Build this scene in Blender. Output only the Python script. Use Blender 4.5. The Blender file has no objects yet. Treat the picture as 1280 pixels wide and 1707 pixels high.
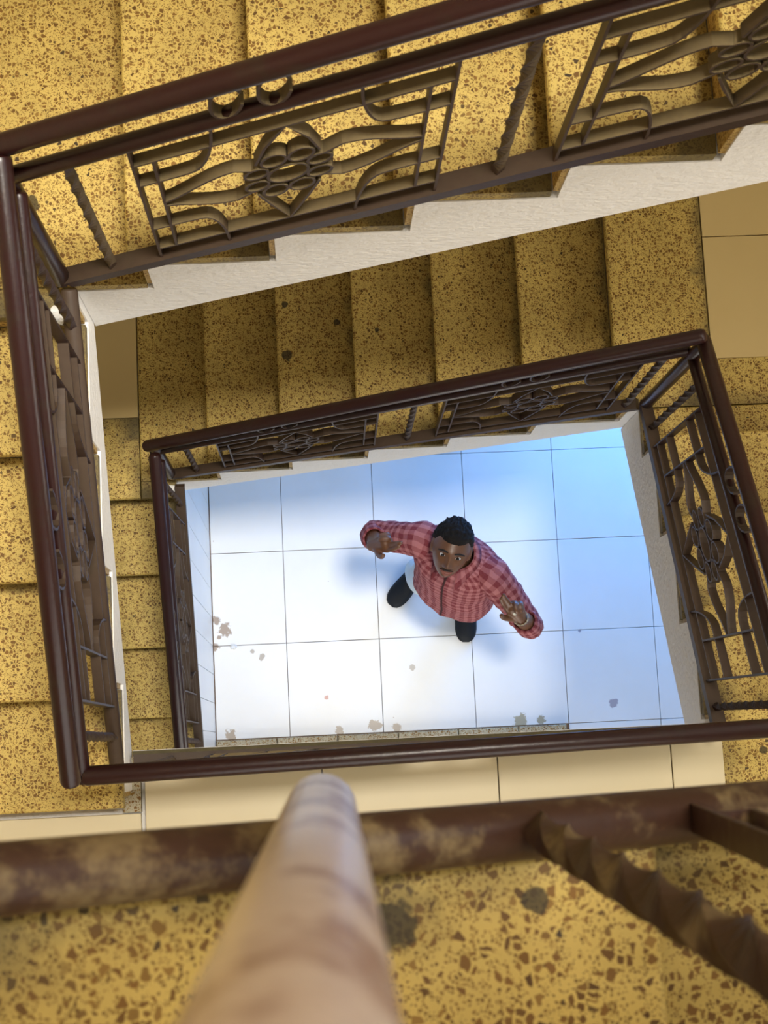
import bpy, bmesh, math, random
from mathutils import Vector, Matrix, noise
random.seed(7)
scene = bpy.context.scene
COL = scene.collection
V = Vector

# ------------------------------------------------------------------ camera
F_PX, PITCH, ROLL, YAW, CAM_Z = 2583.4443, .1481, -.0447, -.0415, 7.5365
cam_data = bpy.data.cameras.new('camera'); cam = bpy.data.objects.new('camera', cam_data); COL.objects.link(cam)
cam_data.sensor_fit = 'HORIZONTAL'; cam_data.sensor_width = 36.0; cam_data.lens = F_PX * 36.0 / 1280.0
cam_data.clip_start = .02
cam.matrix_world = Matrix.Translation((0, 0, CAM_Z)) @ Matrix.Rotation(YAW, 4, 'Z') @ Matrix.Rotation(PITCH, 4, 'X') @ Matrix.Rotation(ROLL, 4, 'Y')
cam_data.dof.use_dof = True; cam_data.dof.focus_distance = 4.6; cam_data.dof.aperture_fstop = 18.0
scene.camera = cam

# ------------------------------------------------------------------ light and exposure
scene.view_settings.view_transform = 'Standard'; scene.view_settings.look = 'None'
scene.view_settings.gamma = 1.0; scene.view_settings.use_curve_mapping = False
scene.view_settings.exposure = 0.15
scene.cycles.use_denoising = True
scene.cycles.max_bounces = 6; scene.cycles.diffuse_bounces = 4; scene.cycles.glossy_bounces = 2; scene.cycles.transmission_bounces = 2
scene.cycles.caustics_reflective = False; scene.cycles.caustics_refractive = False
scene.cycles.use_adaptive_sampling = True; scene.cycles.adaptive_threshold = .06; scene.cycles.adaptive_min_samples = 16
world = bpy.data.worlds.new('sky'); scene.world = world; world.use_nodes = True
world.node_tree.nodes['Background'].inputs[0].default_value = (.55, .75, 1.0, 1)
world.node_tree.nodes['Background'].inputs[1].default_value = .3

def window_light(name, loc, direction, sx, sy, power, color, spread=180):
    d = bpy.data.lights.new(name, 'AREA'); d.shape = 'RECTANGLE'; d.size = sx; d.size_y = sy
    d.energy = power; d.color = color; d.spread = math.radians(spread)
    o = bpy.data.objects.new(name, d); COL.objects.link(o); o.location = loc
    o.rotation_euler = V(direction).to_track_quat('-Z', 'Y').to_euler()
    return o
# daylight at the openings built below; some unseen openings are added for light
XW0, XW1, YW0, YW1, ZC = -1.74, 2.34, -1.46, 2.28, 9.0     # outer walls and ceiling
DAY = (1.0, .945, .85); SKYB = (.08, .34, 1.0)
SK = (-.45, 1.05, .20, .98); SH = (-.5, 2.5, -.4, 1.15); ZS = 14.0                      # unseen light shaft and skylight, added and shaped to whiten the left floor
window_light('daylight_stair_window', (XW1 - .02, .35, 4.35), (-1, 0, -.05), 1.7, 1.1, 23, DAY)
window_light('daylight_front_window', (.3, YW0 + .02, 7.9), (0, 1, -.25), 2.2, 1.3, 17, DAY)
window_light('added_skylight_lamp', (1.35, .38, ZS - .02), (0, 0, -1), 2.2, 1.4, 600, DAY, 110)  # unseen skylight, added to send white light down the well
window_light('added_front_lower_window_light', (.3, YW0 + .02, 4.75), (0, 1, -.1), 1.9, 1.0, 15, DAY)  # unseen window, added to brighten the white stringer faces
window_light('daylight_front_doorway', (.45, YW0 + .02, 1.1), (0, 1, 0), 1.5, 2.0, 27, DAY)
window_light('daylight_doorway', (1.75, YW1 - .02, 1.0), (.1, -1, 0), .95, 1.9, 62, SKYB)
window_light('added_top_window_light', (XW1 - .02, .2, 7.75), (-1, 0, -.15), 2.0, 1.3, 24, (.86, .93, 1.0))  # unseen window, added for cool highlights on near post and left rails

# ------------------------------------------------------------------ materials
def new_mat(name):
    m = bpy.data.materials.new(name); m.use_nodes = True
    nt = m.node_tree; return m, nt, nt.nodes['Principled BSDF']
class NT:
    def __init__(s, nt): s.nt = nt
    def n(s, t, **kw):
        nd = s.nt.nodes.new(t)
        for k, v in kw.items(): setattr(nd, k, v)
        return nd
    def put(s, sock, v):
        if hasattr(v, 'is_linked') or isinstance(v, bpy.types.NodeSocket): s.nt.links.new(v, sock)
        elif isinstance(v, (tuple, list)) and len(v) == 3 and sock.type == 'RGBA': sock.default_value = (*v, 1)
        else: sock.default_value = v
    def math(s, op, a, b=0.0, clamp=False, c=None):
        nd = s.n('ShaderNodeMath', operation=op); nd.use_clamp = clamp
        s.put(nd.inputs[0], a); s.put(nd.inputs[1], b)
        if c is not None: s.put(nd.inputs[2], c)
        return nd.outputs[0]
    def mix(s, fac, a, b):
        nd = s.n('ShaderNodeMix', data_type='RGBA'); s.put(nd.inputs[0], fac)
        s.put(nd.inputs[6], a); s.put(nd.inputs[7], b); return nd.outputs[2]
    def step(s, x, lo, hi):
        nd = s.n('ShaderNodeMapRange'); nd.interpolation_type = 'SMOOTHSTEP'
        s.put(nd.inputs[0], x); nd.inputs[1].default_value = lo; nd.inputs[2].default_value = hi; return nd.outputs[0]
    def noise(s, vec, scale, detail=3, rough=.55):
        nd = s.n('ShaderNodeTexNoise'); s.put(nd.inputs['Vector'], vec)
        nd.inputs['Scale'].default_value = scale; nd.inputs['Detail'].default_value = detail; nd.inputs['Roughness'].default_value = rough
        return nd
    def vor(s, vec, scale):
        nd = s.n('ShaderNodeTexVoronoi'); s.put(nd.inputs['Vector'], vec); nd.inputs['Scale'].default_value = scale; return nd
    def pos(s): return s.n('ShaderNodeNewGeometry').outputs['Position']
    def bump(s, h, strength, dist=.01):
        nd = s.n('ShaderNodeBump'); s.put(nd.inputs['Height'], h); nd.inputs['Strength'].default_value = strength; nd.inputs['Distance'].default_value = dist
        return nd.outputs[0]
    def ramp(s, fac, stops):
        nd = s.n('ShaderNodeValToRGB'); s.put(nd.inputs[0], fac); e = nd.color_ramp.elements
        while len(e) < len(stops): e.new(.5)
        for el, (p, c) in zip(e, stops): el.position = p; el.color = (*c, 1)
        return nd.outputs[0]

DARK_SPOTS = [(-.043, 1.395, 2.06, .022), (.144, 1.511, 2.06, .013), (-.042, 1.583, 2.06, .014), (.278, 1.432, 2.227, .009), (-.573, 1.201, 4.24, .020), (1.193, -.074, 3.402, .012), (.057, -.149, 6.253, .022), (.173, -.134, 6.253, .012)]
def terrazzo(name, base=(.62, .45, .125), dirt=True):
    m, nt, b = new_mat(name); N = NT(nt); P = N.pos()
    warp = N.noise(P, 55, 2)
    vm = N.n('ShaderNodeVectorMath', operation='MULTIPLY_ADD'); N.put(vm.inputs[0], warp.outputs['Color'])
    vm.inputs[1].default_value = (.0065,) * 3; N.put(vm.inputs[2], P)
    col = N.mix(N.step(N.noise(P, 9, 4).outputs[0], .35, .7), base, tuple(c * .84 for c in base))
    for sc, thr, edge, stops in ((310, .38, .09, [(0, (.25, .145, .030)), (.5, (.15, .085, .020)), (1, (.36, .23, .055))]),
                                 (118, .42, .08, [(0, (.10, .048, .010)), (.3, (.23, .115, .022)), (.6, (.15, .075, .015)), (.9, (.29, .165, .035)), (1, (.045, .028, .014))])):
        v = N.vor(vm.outputs[0], sc); ve = N.vor(vm.outputs[0], sc); ve.feature = 'DISTANCE_TO_EDGE'
        sep = N.n('ShaderNodeSeparateColor'); N.put(sep.inputs[0], v.outputs['Color'])
        inside = N.step(N.math('SUBTRACT', ve.outputs['Distance'], N.math('MULTIPLY', sep.outputs[1], .17)), edge - .04, edge + .04)
        has = N.step(sep.outputs[0], thr - .01, thr + .01)
        col = N.mix(N.math('MULTIPLY', inside, has), col, N.ramp(sep.outputs[2], stops))
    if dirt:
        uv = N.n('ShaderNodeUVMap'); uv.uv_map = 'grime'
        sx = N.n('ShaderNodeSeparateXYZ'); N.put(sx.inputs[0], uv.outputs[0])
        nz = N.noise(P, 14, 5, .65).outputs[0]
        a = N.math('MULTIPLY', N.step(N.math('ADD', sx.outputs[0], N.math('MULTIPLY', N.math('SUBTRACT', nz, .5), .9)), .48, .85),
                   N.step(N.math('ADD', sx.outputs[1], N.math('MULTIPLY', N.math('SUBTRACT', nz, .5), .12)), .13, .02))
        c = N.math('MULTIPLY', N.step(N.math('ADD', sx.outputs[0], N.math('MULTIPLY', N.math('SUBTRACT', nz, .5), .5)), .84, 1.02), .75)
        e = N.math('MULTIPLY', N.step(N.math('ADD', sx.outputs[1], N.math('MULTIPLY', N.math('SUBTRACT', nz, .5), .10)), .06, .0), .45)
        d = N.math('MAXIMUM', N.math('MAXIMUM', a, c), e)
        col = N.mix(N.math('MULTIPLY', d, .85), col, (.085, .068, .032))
        wn = N.noise(P, 60, 2).outputs[0]
        for (x, y, z, r) in DARK_SPOTS:
            dd = N.n('ShaderNodeVectorMath', operation='DISTANCE'); N.put(dd.inputs[0], P); dd.inputs[1].default_value = (x, y, z)
            col = N.mix(N.math('MULTIPLY', N.step(N.math('ADD', dd.outputs['Value'], N.math('MULTIPLY', N.math('SUBTRACT', wn, .5), r)), r, r * .8), .88), col, (.035, .026, .012))
    N.put(b.inputs['Base Color'], col)
    N.put(b.inputs['Roughness'], N.math('MULTIPLY_ADD', N.noise(P, 20, 3).outputs[0], .25, c=.42))
    b.inputs['Specular IOR Level'].default_value = .25
    return m

def plaster(name, c=(.82, .80, .77), grime=.35, bump=.8):
    m, nt, b = new_mat(name); N = NT(nt); P = N.pos()
    mp = N.n('ShaderNodeMapping'); N.put(mp.inputs[0], P); mp.inputs['Scale'].default_value = (3, 3, 8)
    n1 = N.noise(mp.outputs[0], 6, 6, .65).outputs[0]
    col = N.mix(N.math('MULTIPLY', N.step(n1, .56, .8), grime), c, tuple(x * y for x, y in zip(c, (.72, .66, .58))))
    N.put(b.inputs['Base Color'], col); b.inputs['Roughness'].default_value = .75
    h = N.math('ADD', N.noise(P, 60, 4).outputs[0], N.noise(mp.outputs[0], 12, 4).outputs[0])
    N.put(b.inputs['Normal'], N.bump(h, bump, .006)); return m

def paint_metal(name, base=(.020, .0050, .0045), dust=(.10, .072, .040), dust_amt=.0, rough=.34, wear=.35, wearcol=(.022, .016, .008), wear_lo=.5):
    m, nt, b = new_mat(name); N = NT(nt); g = N.n('ShaderNodeNewGeometry'); P = g.outputs['Position']
    w = N.math('MULTIPLY', N.step(N.noise(P, 11, 5, .7).outputs[0], wear_lo, wear_lo + .16), wear)
    col = N.mix(w, base, wearcol); ro = rough
    if dust_amt > 0:
        sx = N.n('ShaderNodeSeparateXYZ'); N.put(sx.inputs[0], g.outputs['Normal'])
        up = N.math('MULTIPLY', N.step(sx.outputs[2], -.1, .6), N.math('ADD', .55, N.math('MULTIPLY', N.noise(P, 45, 4, .7).outputs[0], .7)))
        up = N.math('MULTIPLY', up, dust_amt, True)
        col = N.mix(up, col, dust)
        N.put(b.inputs['Roughness'], N.math('ADD', rough, N.math('MULTIPLY', up, .5), True))
    else: b.inputs['Roughness'].default_value = rough
    b.inputs['Specular IOR Level'].default_value = .4
    N.put(b.inputs['Base Color'], col)
    N.put(b.inputs['Normal'], N.bump(N.noise(P, 70, 3).outputs[0], .25, .002)); return m

def floor_tile_mat(name, c, spots=(), gloss=.22, fine=1.0):
    m, nt, b = new_mat(name); N = NT(nt); P = N.pos()
    col = N.mix(N.step(N.noise(P, 2.2, 4).outputs[0], .35, .75), c, tuple(x * y for x, y in zip(c, (.95, .94, .92))))
    wn = N.noise(P, 34, 4, .7).outputs[0]
    v = N.vor(P, 7.5); sep = N.n('ShaderNodeSeparateColor'); N.put(sep.inputs[0], v.outputs['Color'])
    so = N.math('MULTIPLY', N.math('LESS_THAN', N.math('ADD', v.outputs['Distance'], N.math('MULTIPLY', wn, .07)), N.math('ADD', .035, N.math('MULTIPLY', sep.outputs[1], .045))), N.math('GREATER_THAN', sep.outputs[0], .55))
    col = N.mix(N.math('MULTIPLY', so, .6 * fine), col, (.36, .25, .17))
    for (x, y, r, cc) in spots:
        d = N.n('ShaderNodeVectorMath', operation='DISTANCE'); N.put(d.inputs[0], P); d.inputs[1].default_value = (x, y, 0)
        k = N.math('ADD', d.outputs['Value'], N.math('MULTIPLY', N.math('SUBTRACT', wn, .5), r * 2.6))
        col = N.mix(N.math('MULTIPLY', N.step(k, r, r * .72), .85), col, cc)
    N.put(b.inputs['Base Color'], col); b.inputs['Roughness'].default_value = gloss; b.inputs['Specular IOR Level'].default_value = .4
    return m

def plain(name, c, rough=.6, bump=0, bscale=80, var=.12, spec=.4):
    m, nt, b = new_mat(name); N = NT(nt)
    tc = N.n('ShaderNodeTexCoord').outputs['Object']
    col = N.mix(N.noise(tc, bscale * .4, 3).outputs[0], c, tuple(x * (1 - var) for x in c))
    N.put(b.inputs['Base Color'], col); b.inputs['Roughness'].default_value = rough; b.inputs['Specular IOR Level'].default_value = spec
    if bump: N.put(b.inputs['Normal'], N.bump(N.noise(tc, bscale, 4).outputs[0], bump, .004))
    return m

M = {}
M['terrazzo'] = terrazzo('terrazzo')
M['riser'] = terrazzo('terrazzo_riser', base=(.50, .34, .11), dirt=False)
M['kerb'] = terrazzo('terrazzo_kerb', base=(.42, .38, .27), dirt=False)
M['grime'] = plain('olive_grime', (.13, .105, .05), .9, .4, 90, .5)
M['plaster'] = plaster('white_plaster')
M['wallpaint'] = plaster('cream_wall_paint', (.74, .64, .46), .25, .3)
M['rail'] = paint_metal('maroon_paint')
M['bar'] = paint_metal('maroon_paint_dusty', dust_amt=.42, rough=.45)
M['orn'] = paint_metal('dusty_wrought_iron', base=(.035, .015, .010), dust=(.15, .112, .052), dust_amt=.95, rough=.5)
M['near'] = paint_metal('worn_pipe_paint', base=(.045, .020, .012), rough=.45, wear=.8, wearcol=(.20, .145, .07), wear_lo=.50)
M['nearpost'] = paint_metal('worn_highlight_post_paint', base=(.24, .12, .095), rough=.28, wear=.9, wearcol=(.66, .56, .51), wear_lo=.36)  # worn paint; pale wear widened and base lightened to paint in the highlight
br = (.22, .13, .075)
SPOTS = [(-.411, .565, .035, br), (-.453, .61, .022, br), (-.463, .48, .022, br), (-.44, .53, .012, br), (.49, .341, .016, (.35, .3, .24)), (1.457, .125, .024, (.33, .29, .33)),
         (1.316, .484, .012, (.33, .29, .33)), (-.236, .426, .018, (.3, .25, .2)), (-.284, .458, .013, (.3, .25, .2)), (.068, .216, .012, (.45, .13, .1)), (.294, .07, .035, (.3, .2, .11)),
         (-.40, .06, .03, (.3, .2, .11)), (.12, .055, .022, (.3, .2, .11)), (1.0, .06, .035, (.28, .24, .13)), (1.1, .06, .022, (.28, .24, .13)), (.40, .055, .028, (.3, .2, .11))]
M['ftile'] = floor_tile_mat('white_floor_tile', (.80, .80, .78), SPOTS, .3)
M['ltile'] = floor_tile_mat('cream_landing_tile', (.66, .50, .22), (), .4, .35)
M['btile'] = floor_tile_mat('pale_landing_tile', (.66, .57, .37), (), .4, .3)
M['wtile'] = floor_tile_mat('white_wall_tile', (.80, .78, .72), (), .3, .0)
M['grout'] = plain('grout', (.30, .20, .13), .9)

# ------------------------------------------------------------------ helpers
def wloc(o):
    p = V((0, 0, 0))
    while o is not None: p += o.location; o = o.parent
    return p
def mobj(name, verts, faces, mat, parent=None, smooth=False, origin=None):
    """one mesh object; verts in world coordinates"""
    if parent is not None: base = wloc(parent)
    else: base = V(origin) if origin is not None else V((0, 0, 0))
    me = bpy.data.meshes.new(name); me.from_pydata([V(v) - base for v in verts], [], faces); me.update()
    if smooth:
        for p in me.polygons: p.use_smooth = True
    me.materials.append(mat)
    o = bpy.data.objects.new(name, me); COL.objects.link(o)
    if parent is not None: o.parent = parent
    else: o.location = base
    return o
def tag(o, label, cat, group=None):
    o['label'] = label; o['category'] = cat
    if group: o['group'] = group
    return o
def struct(o): o['kind'] = 'structure'; return o
def thing(name, loc, label, cat, group=None):
    o = bpy.data.objects.new(name, None); o.empty_display_size = .1; COL.objects.link(o); o.location = loc
    return tag(o, label, cat, group)
BOXF = [(0, 3, 2, 1), (4, 5, 6, 7), (0, 1, 5, 4), (1, 2, 6, 5), (2, 3, 7, 6), (3, 0, 4, 7)]
def box_v(x0, x1, y0, y1, z0, z1):
    return [(x0, y0, z0), (x1, y0, z0), (x1, y1, z0), (x0, y1, z0), (x0, y0, z1), (x1, y0, z1), (x1, y1, z1), (x0, y1, z1)]
def box(name, x0, x1, y0, y1, z0, z1, mat, parent=None, bevel=0, origin=None):
    x0, x1 = min(x0, x1), max(x0, x1); y0, y1 = min(y0, y1), max(y0, y1)
    if not bevel: return mobj(name, box_v(x0, x1, y0, y1, z0, z1), BOXF, mat, parent, origin=origin)
    e = bevel
    vs = box_v(x0, x1, y0, y1, z0, z1 - e) + box_v(x0 + e, x1 - e, y0 + e, y1 - e, z1 - e, z1)[4:]
    fs = [(0, 3, 2, 1), (0, 1, 5, 4), (1, 2, 6, 5), (2, 3, 7, 6), (3, 0, 4, 7), (4, 5, 9, 8), (5, 6, 10, 9), (6, 7, 11, 10), (7, 4, 8, 11), (8, 9, 10, 11)]
    return mobj(name, vs, fs, mat, parent, origin=origin)

class MB:
    """collects shapes for one mesh"""
    def __init__(s): s.v = []; s.f = []
    def add(s, vs, fs):
        o = len(s.v); s.v += [tuple(v) for v in vs]; s.f += [tuple(i + o for i in f) for f in fs]
    def tube(s, pts, rad, seg=12, cap=True):
        pts = [V(p) for p in pts]; n = len(pts)
        rad = rad if isinstance(rad, (list, tuple)) else [rad] * n
        t0 = (pts[1] - pts[0]).normalized(); ref = V((0, 0, 1)) if abs(t0.z) < .9 else V((1, 0, 0))
        u = t0.cross(ref).normalized(); vs = []
        for i, p in enumerate(pts):
            t = ((pts[min(i + 1, n - 1)] - pts[max(i - 1, 0)])).normalized()
            u = (u - t * u.dot(t)).normalized(); w = t.cross(u)
            for k in range(seg):
                a = 2 * math.pi * k / seg; vs.append(p + (u * math.cos(a) + w * math.sin(a)) * rad[i])
        fs = [(i * seg + k, i * seg + (k + 1) % seg, (i + 1) * seg + (k + 1) % seg, (i + 1) * seg + k) for i in range(n - 1) for k in range(seg)]
        if cap: fs += [tuple(range(seg))[::-1], tuple((n - 1) * seg + k for k in range(seg))]
        s.add(vs, fs)
    def rod(s, a, b, r, seg=14):
        """pipe with softly rounded ends"""
        a, b = V(a), V(b); d = (b - a).normalized() * r
        s.tube([a - d * .5, a - d * .35, a, b, b + d * .35, b + d * .5], [r * .55, r * .85, r, r, r * .85, r * .55], seg)
    def bar(s, a, b, w, h, side):
        """rectangular bar, side = direction of the width"""
        a, b, side = V(a), V(b), V(side).normalized(); t = (b - a).normalized(); up = side.cross(t).normalized()
        c = [(-.5, -.5), (.5, -.5), (.5, .5), (-.5, .5)]
        vs = [p + side * x * w + up * y * h for p in (a, b) for x, y in c]
        s.add(vs, [(0, 1, 2, 3)[::-1], (4, 5, 6, 7), (0, 1, 5, 4), (1, 2, 6, 5), (2, 3, 7, 6), (3, 0, 4, 7)])
    def strip(s, pts, nrm, w, th, closed=False):
        """flat iron strip bent along pts; nrm = direction of its width"""
        pts = [V(p) for p in pts]; n = len(pts); nrm = V(nrm).normalized(); vs = []
        for i, p in enumerate(pts):
            if closed: t = pts[(i + 1) % n] - pts[i - 1]
            else: t = pts[min(i + 1, n - 1)] - pts[max(i - 1, 0)]
            k = nrm.cross(t).normalized()
            for x, y in ((-.5, -.5), (.5, -.5), (.5, .5), (-.5, .5)): vs.append(p + nrm * x * w + k * y * th)
        m = n if closed else n - 1; fs = []
        for i in range(m):
            j = (i + 1) % n
            for k in range(4): fs.append((i * 4 + k, i * 4 + (k + 1) % 4, j * 4 + (k + 1) % 4, j * 4 + k))
        if not closed: fs += [(3, 2, 1, 0), tuple((n - 1) * 4 + k for k in range(4))]
        s.add(vs, fs)
    def twist(s, a, b, side, q, per_turn, w2=None):
        """square bar twisted about its length"""
        a, b = V(a), V(b); L = (b - a).length; t = (b - a).normalized(); u = V(side); u = (u - t * u.dot(t)).normalized(); w = t.cross(u)
        n = max(8, int(L / per_turn * 20)); vs = []; h = q / 2
        for i in range(n + 1):
            f = i / n; an = 2 * math.pi * f * L / per_turn
            if f < .04 or f > .96: an = 2 * math.pi * (0.04 if f < .04 else .96) * L / per_turn
            c, d = math.cos(an), math.sin(an)
            for x, y in ((-h, -h), (h, -h), (h, h), (-h, h)):
                vs.append(a + t * L * f + u * (x * c - y * d) + w * (x * d + y * c))
        fs = [(i * 4 + k, i * 4 + (k + 1) % 4, i * 4 + 4 + (k + 1) % 4, i * 4 + 4 + k) for i in range(n) for k in range(4)]
        fs += [(3, 2, 1, 0), tuple(n * 4 + k for k in range(4))]
        s.add(vs, fs)
    def build(s, name, mat, parent=None, smooth=False, origin=None):
        o = mobj(name, s.v, s.f, mat, parent, smooth, origin)
        if smooth == 'auto':
            pass
        return o
def shade(o, angle=40):
    me = o.data
    for p in me.polygons: p.use_smooth = True
    bm = bmesh.new(); bm.from_mesh(me)
    for e in bm.edges:
        if len(e.link_faces) == 2 and e.calc_face_angle(0) > math.radians(angle): e.smooth = False
    bm.to_mesh(me); bm.free(); return o

# ------------------------------------------------------------------ measured plan of the stairwell
XL, XR, YT, YB = -.4806, 1.0813, 1.0074, .004
RI, GT, GL, GR, NO = .1677, .2722, .2707, .2789, .039
X0, Y0L, Y0R = -.3115, -.0984, .8511
TL1 = 1.7243; TR1 = TL1 + 6 * RI; B1 = TR1 + 4 * RI; TL2 = B1 + 5 * RI; TR2 = TL2 + 6 * RI; B2 = TR2 + 4 * RI; B0 = TL1 - 5 * RI
SL = .03      # terrazzo slab thickness

# ------------------------------------------------------------------ outer shell
def wall(name, axis, c, a0, a1, z0, z1, holes, mat, sgn):
    """wall slab at axis=c built of blocks around rectangular openings (one mesh)"""
    mb = MB(); th = .18
    asx = sorted({a0, a1, *[h[0] for h in holes], *[h[1] for h in holes]}); zs = sorted({z0, z1, *[h[2] for h in holes], *[h[3] for h in holes]})
    for i in range(len(asx) - 1):
        for j in range(len(zs) - 1):
            ca, cz = (asx[i] + asx[i + 1]) / 2, (zs[j] + zs[j + 1]) / 2
            if any(h[0] < ca < h[1] and h[2] < cz < h[3] for h in holes): continue
            lo, hi = min(c, c + sgn * th), max(c, c + sgn * th)
            if axis == 'x': mb.add(box_v(lo, hi, asx[i], asx[i + 1], zs[j], zs[j + 1]), BOXF)
            else: mb.add(box_v(asx[i], asx[i + 1], lo, hi, zs[j], zs[j + 1]), BOXF)
    return struct(mb.build(name, mat))
wins_r = [(-.5, 1.2, 3.8, 4.9), (-.8, 1.2, 7.1, 8.4)]; door_b = (1.25, 2.25, -.1, 2.0); win_f = (-.8, 1.4, 7.25, 8.55); win_m = (-.65, 1.25, 4.25, 5.25); door_f = (-.3, 1.2, -.1, 2.1)  # middle front and upper right openings are added for light
wall('wall_left', 'x', XW0, YW0 - .18, YW1 + .18, -.1, ZC, [], M['wallpaint'], -1)
wall('wall_right', 'x', XW1, YW0 - .18, YW1 + .18, -.1, ZC, wins_r, M['wallpaint'], 1)
wall('wall_back', 'y', YW1, XW0, XW1, -.1, ZC, [door_b], M['wallpaint'], 1)
wall('wall_front', 'y', YW0, XW0, XW1, -.1, ZC, [win_f, win_m, door_f], M['wallpaint'], -1)
mb = MB(); sk = SK                                          # ceiling with opening sized to aim the light, added shaft walls above it
for a, b, c, d in ((XW0 - .18, sk[0], YW0 - .18, YW1 + .18), (sk[1], XW1 + .18, YW0 - .18, YW1 + .18), (sk[0], sk[1], YW0 - .18, sk[2]), (sk[0], sk[1], sk[3], YW1 + .18)):
    mb.add(box_v(a, b, c, d, ZC, ZC + .15), BOXF)
sk = SH
for a, b, c, d in ((sk[0] - .1, sk[0], sk[2] - .1, sk[3] + .1), (sk[1], sk[1] + .1, sk[2] - .1, sk[3] + .1), (sk[0], sk[1], sk[2] - .1, sk[2]), (sk[0], sk[1], sk[3], sk[3] + .1)):
    mb.add(box_v(a, b, c, d, ZC + .15, ZS + .15), BOXF)
struct(mb.build('ceiling', M['wallpaint']))
gm, gnt, gb = new_mat('window_glass'); gb.inputs['Transmission Weight'].default_value = 1; gb.inputs['Roughness'].default_value = .05; gb.inputs['Base Color'].default_value = (.9, .95, 1, 1)
fm = plain('window_frame_paint', (.7, .68, .62), .5)
def window(name, axis, c, a0, a1, z0, z1):
    mb = MB(); t = .05; mid = (a0 + a1) / 2
    rects = [(a0, a0 + t, z0, z1), (a1 - t, a1, z0, z1), (a0 + t, a1 - t, z0, z0 + t), (a0 + t, a1 - t, z1 - t, z1), (mid - t / 2, mid + t / 2, z0 + t, z1 - t)]
    bx = (lambda a, b, z, w, d0, d1: box_v(c + d0, c + d1, a, b, z, w)) if axis == 'x' else (lambda a, b, z, w, d0, d1: box_v(a, b, c + d0, c + d1, z, w))
    for a, b, z, w in rects: mb.add(bx(a, b, z, w, -.03, .03), BOXF)
    fr = struct(mb.build(name, fm))
    for a, b in ((a0 + t, mid - t / 2), (mid + t / 2, a1 - t)):
        mobj('pane', bx(a, b, z0 + t, z1 - t, -.003, .003), BOXF, gm, fr)
mb = MB()
for i in range(5): y = sk[2] + .03 + i * (sk[3] - sk[2] - .06) / 4; mb.add(box_v(sk[0], sk[1], y - .03, y + .03, ZS + .06, ZS + .12), BOXF)
wf = struct(mb.build('added_skylight', fm))  # frame of the added skylight
for i in range(4):
    y = sk[2] + .03 + i * (sk[3] - sk[2] - .06) / 4; mobj('pane', box_v(sk[0], sk[1], y + .032, y + (sk[3] - sk[2] - .06) / 4 - .032, ZS + .085, ZS + .091), BOXF, gm, wf)
window('window_1', 'x', XW1 + .10, *wins_r[0]); window('window_2', 'y', YW0 - .10, *win_f); window('added_top_window', 'x', XW1 + .10, *wins_r[1]); window('added_front_lower_window', 'y', YW0 - .10, *win_m)  # upper right and middle front windows are added for light

# ------------------------------------------------------------------ ground floor with its tiles
fl = struct(box('floor', XW0, XW1, YW0, YW1, -.12, -.014, M['grout']))
TS, GX, GY, GAP = .45, -.116, .4871, .0026
def tile(parent, x0, x1, y0, y1, z, mat, gap=GAP):
    if x1 - x0 < .02 or y1 - y0 < .02: return
    j = random.uniform(-.0006, .0006)
    return box('tile', x0 + gap / 2, x1 - gap / 2, y0 + gap / 2, y1 - gap / 2, z - .014, z + j, mat, parent, bevel=.0012)
for i in range(-1, 6):
    for j in range(-1, 4):
        x0, x1 = max(GX + i * TS, XL + .012), min(GX + (i + 1) * TS, XW1)
        y0, y1 = max(GY + j * TS, .0371 if i < 3 else -.42), min(GY + (j + 1) * TS, YW1)
        tile(fl, x0, x1, y0, y1, 0, M['ftile'])
for i in range(3, 6): tile(fl, GX + i * TS, min(GX + (i + 1) * TS, XW1), -.42, GY - TS, 0, M['ftile'])
kb = thing('kerb', (.35, 0, 0), 'grimy grey terrazzo kerb of short blocks along the bottom edge of the white floor', 'kerb')
x = XL + .012
while x < 1.2:
    x1 = min(x + .29, 1.215); box('kerb_block', x + .002, x1 - .002, -.06, .034, -.013, .05, M['kerb'], kb, bevel=.004); x = x1

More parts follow.
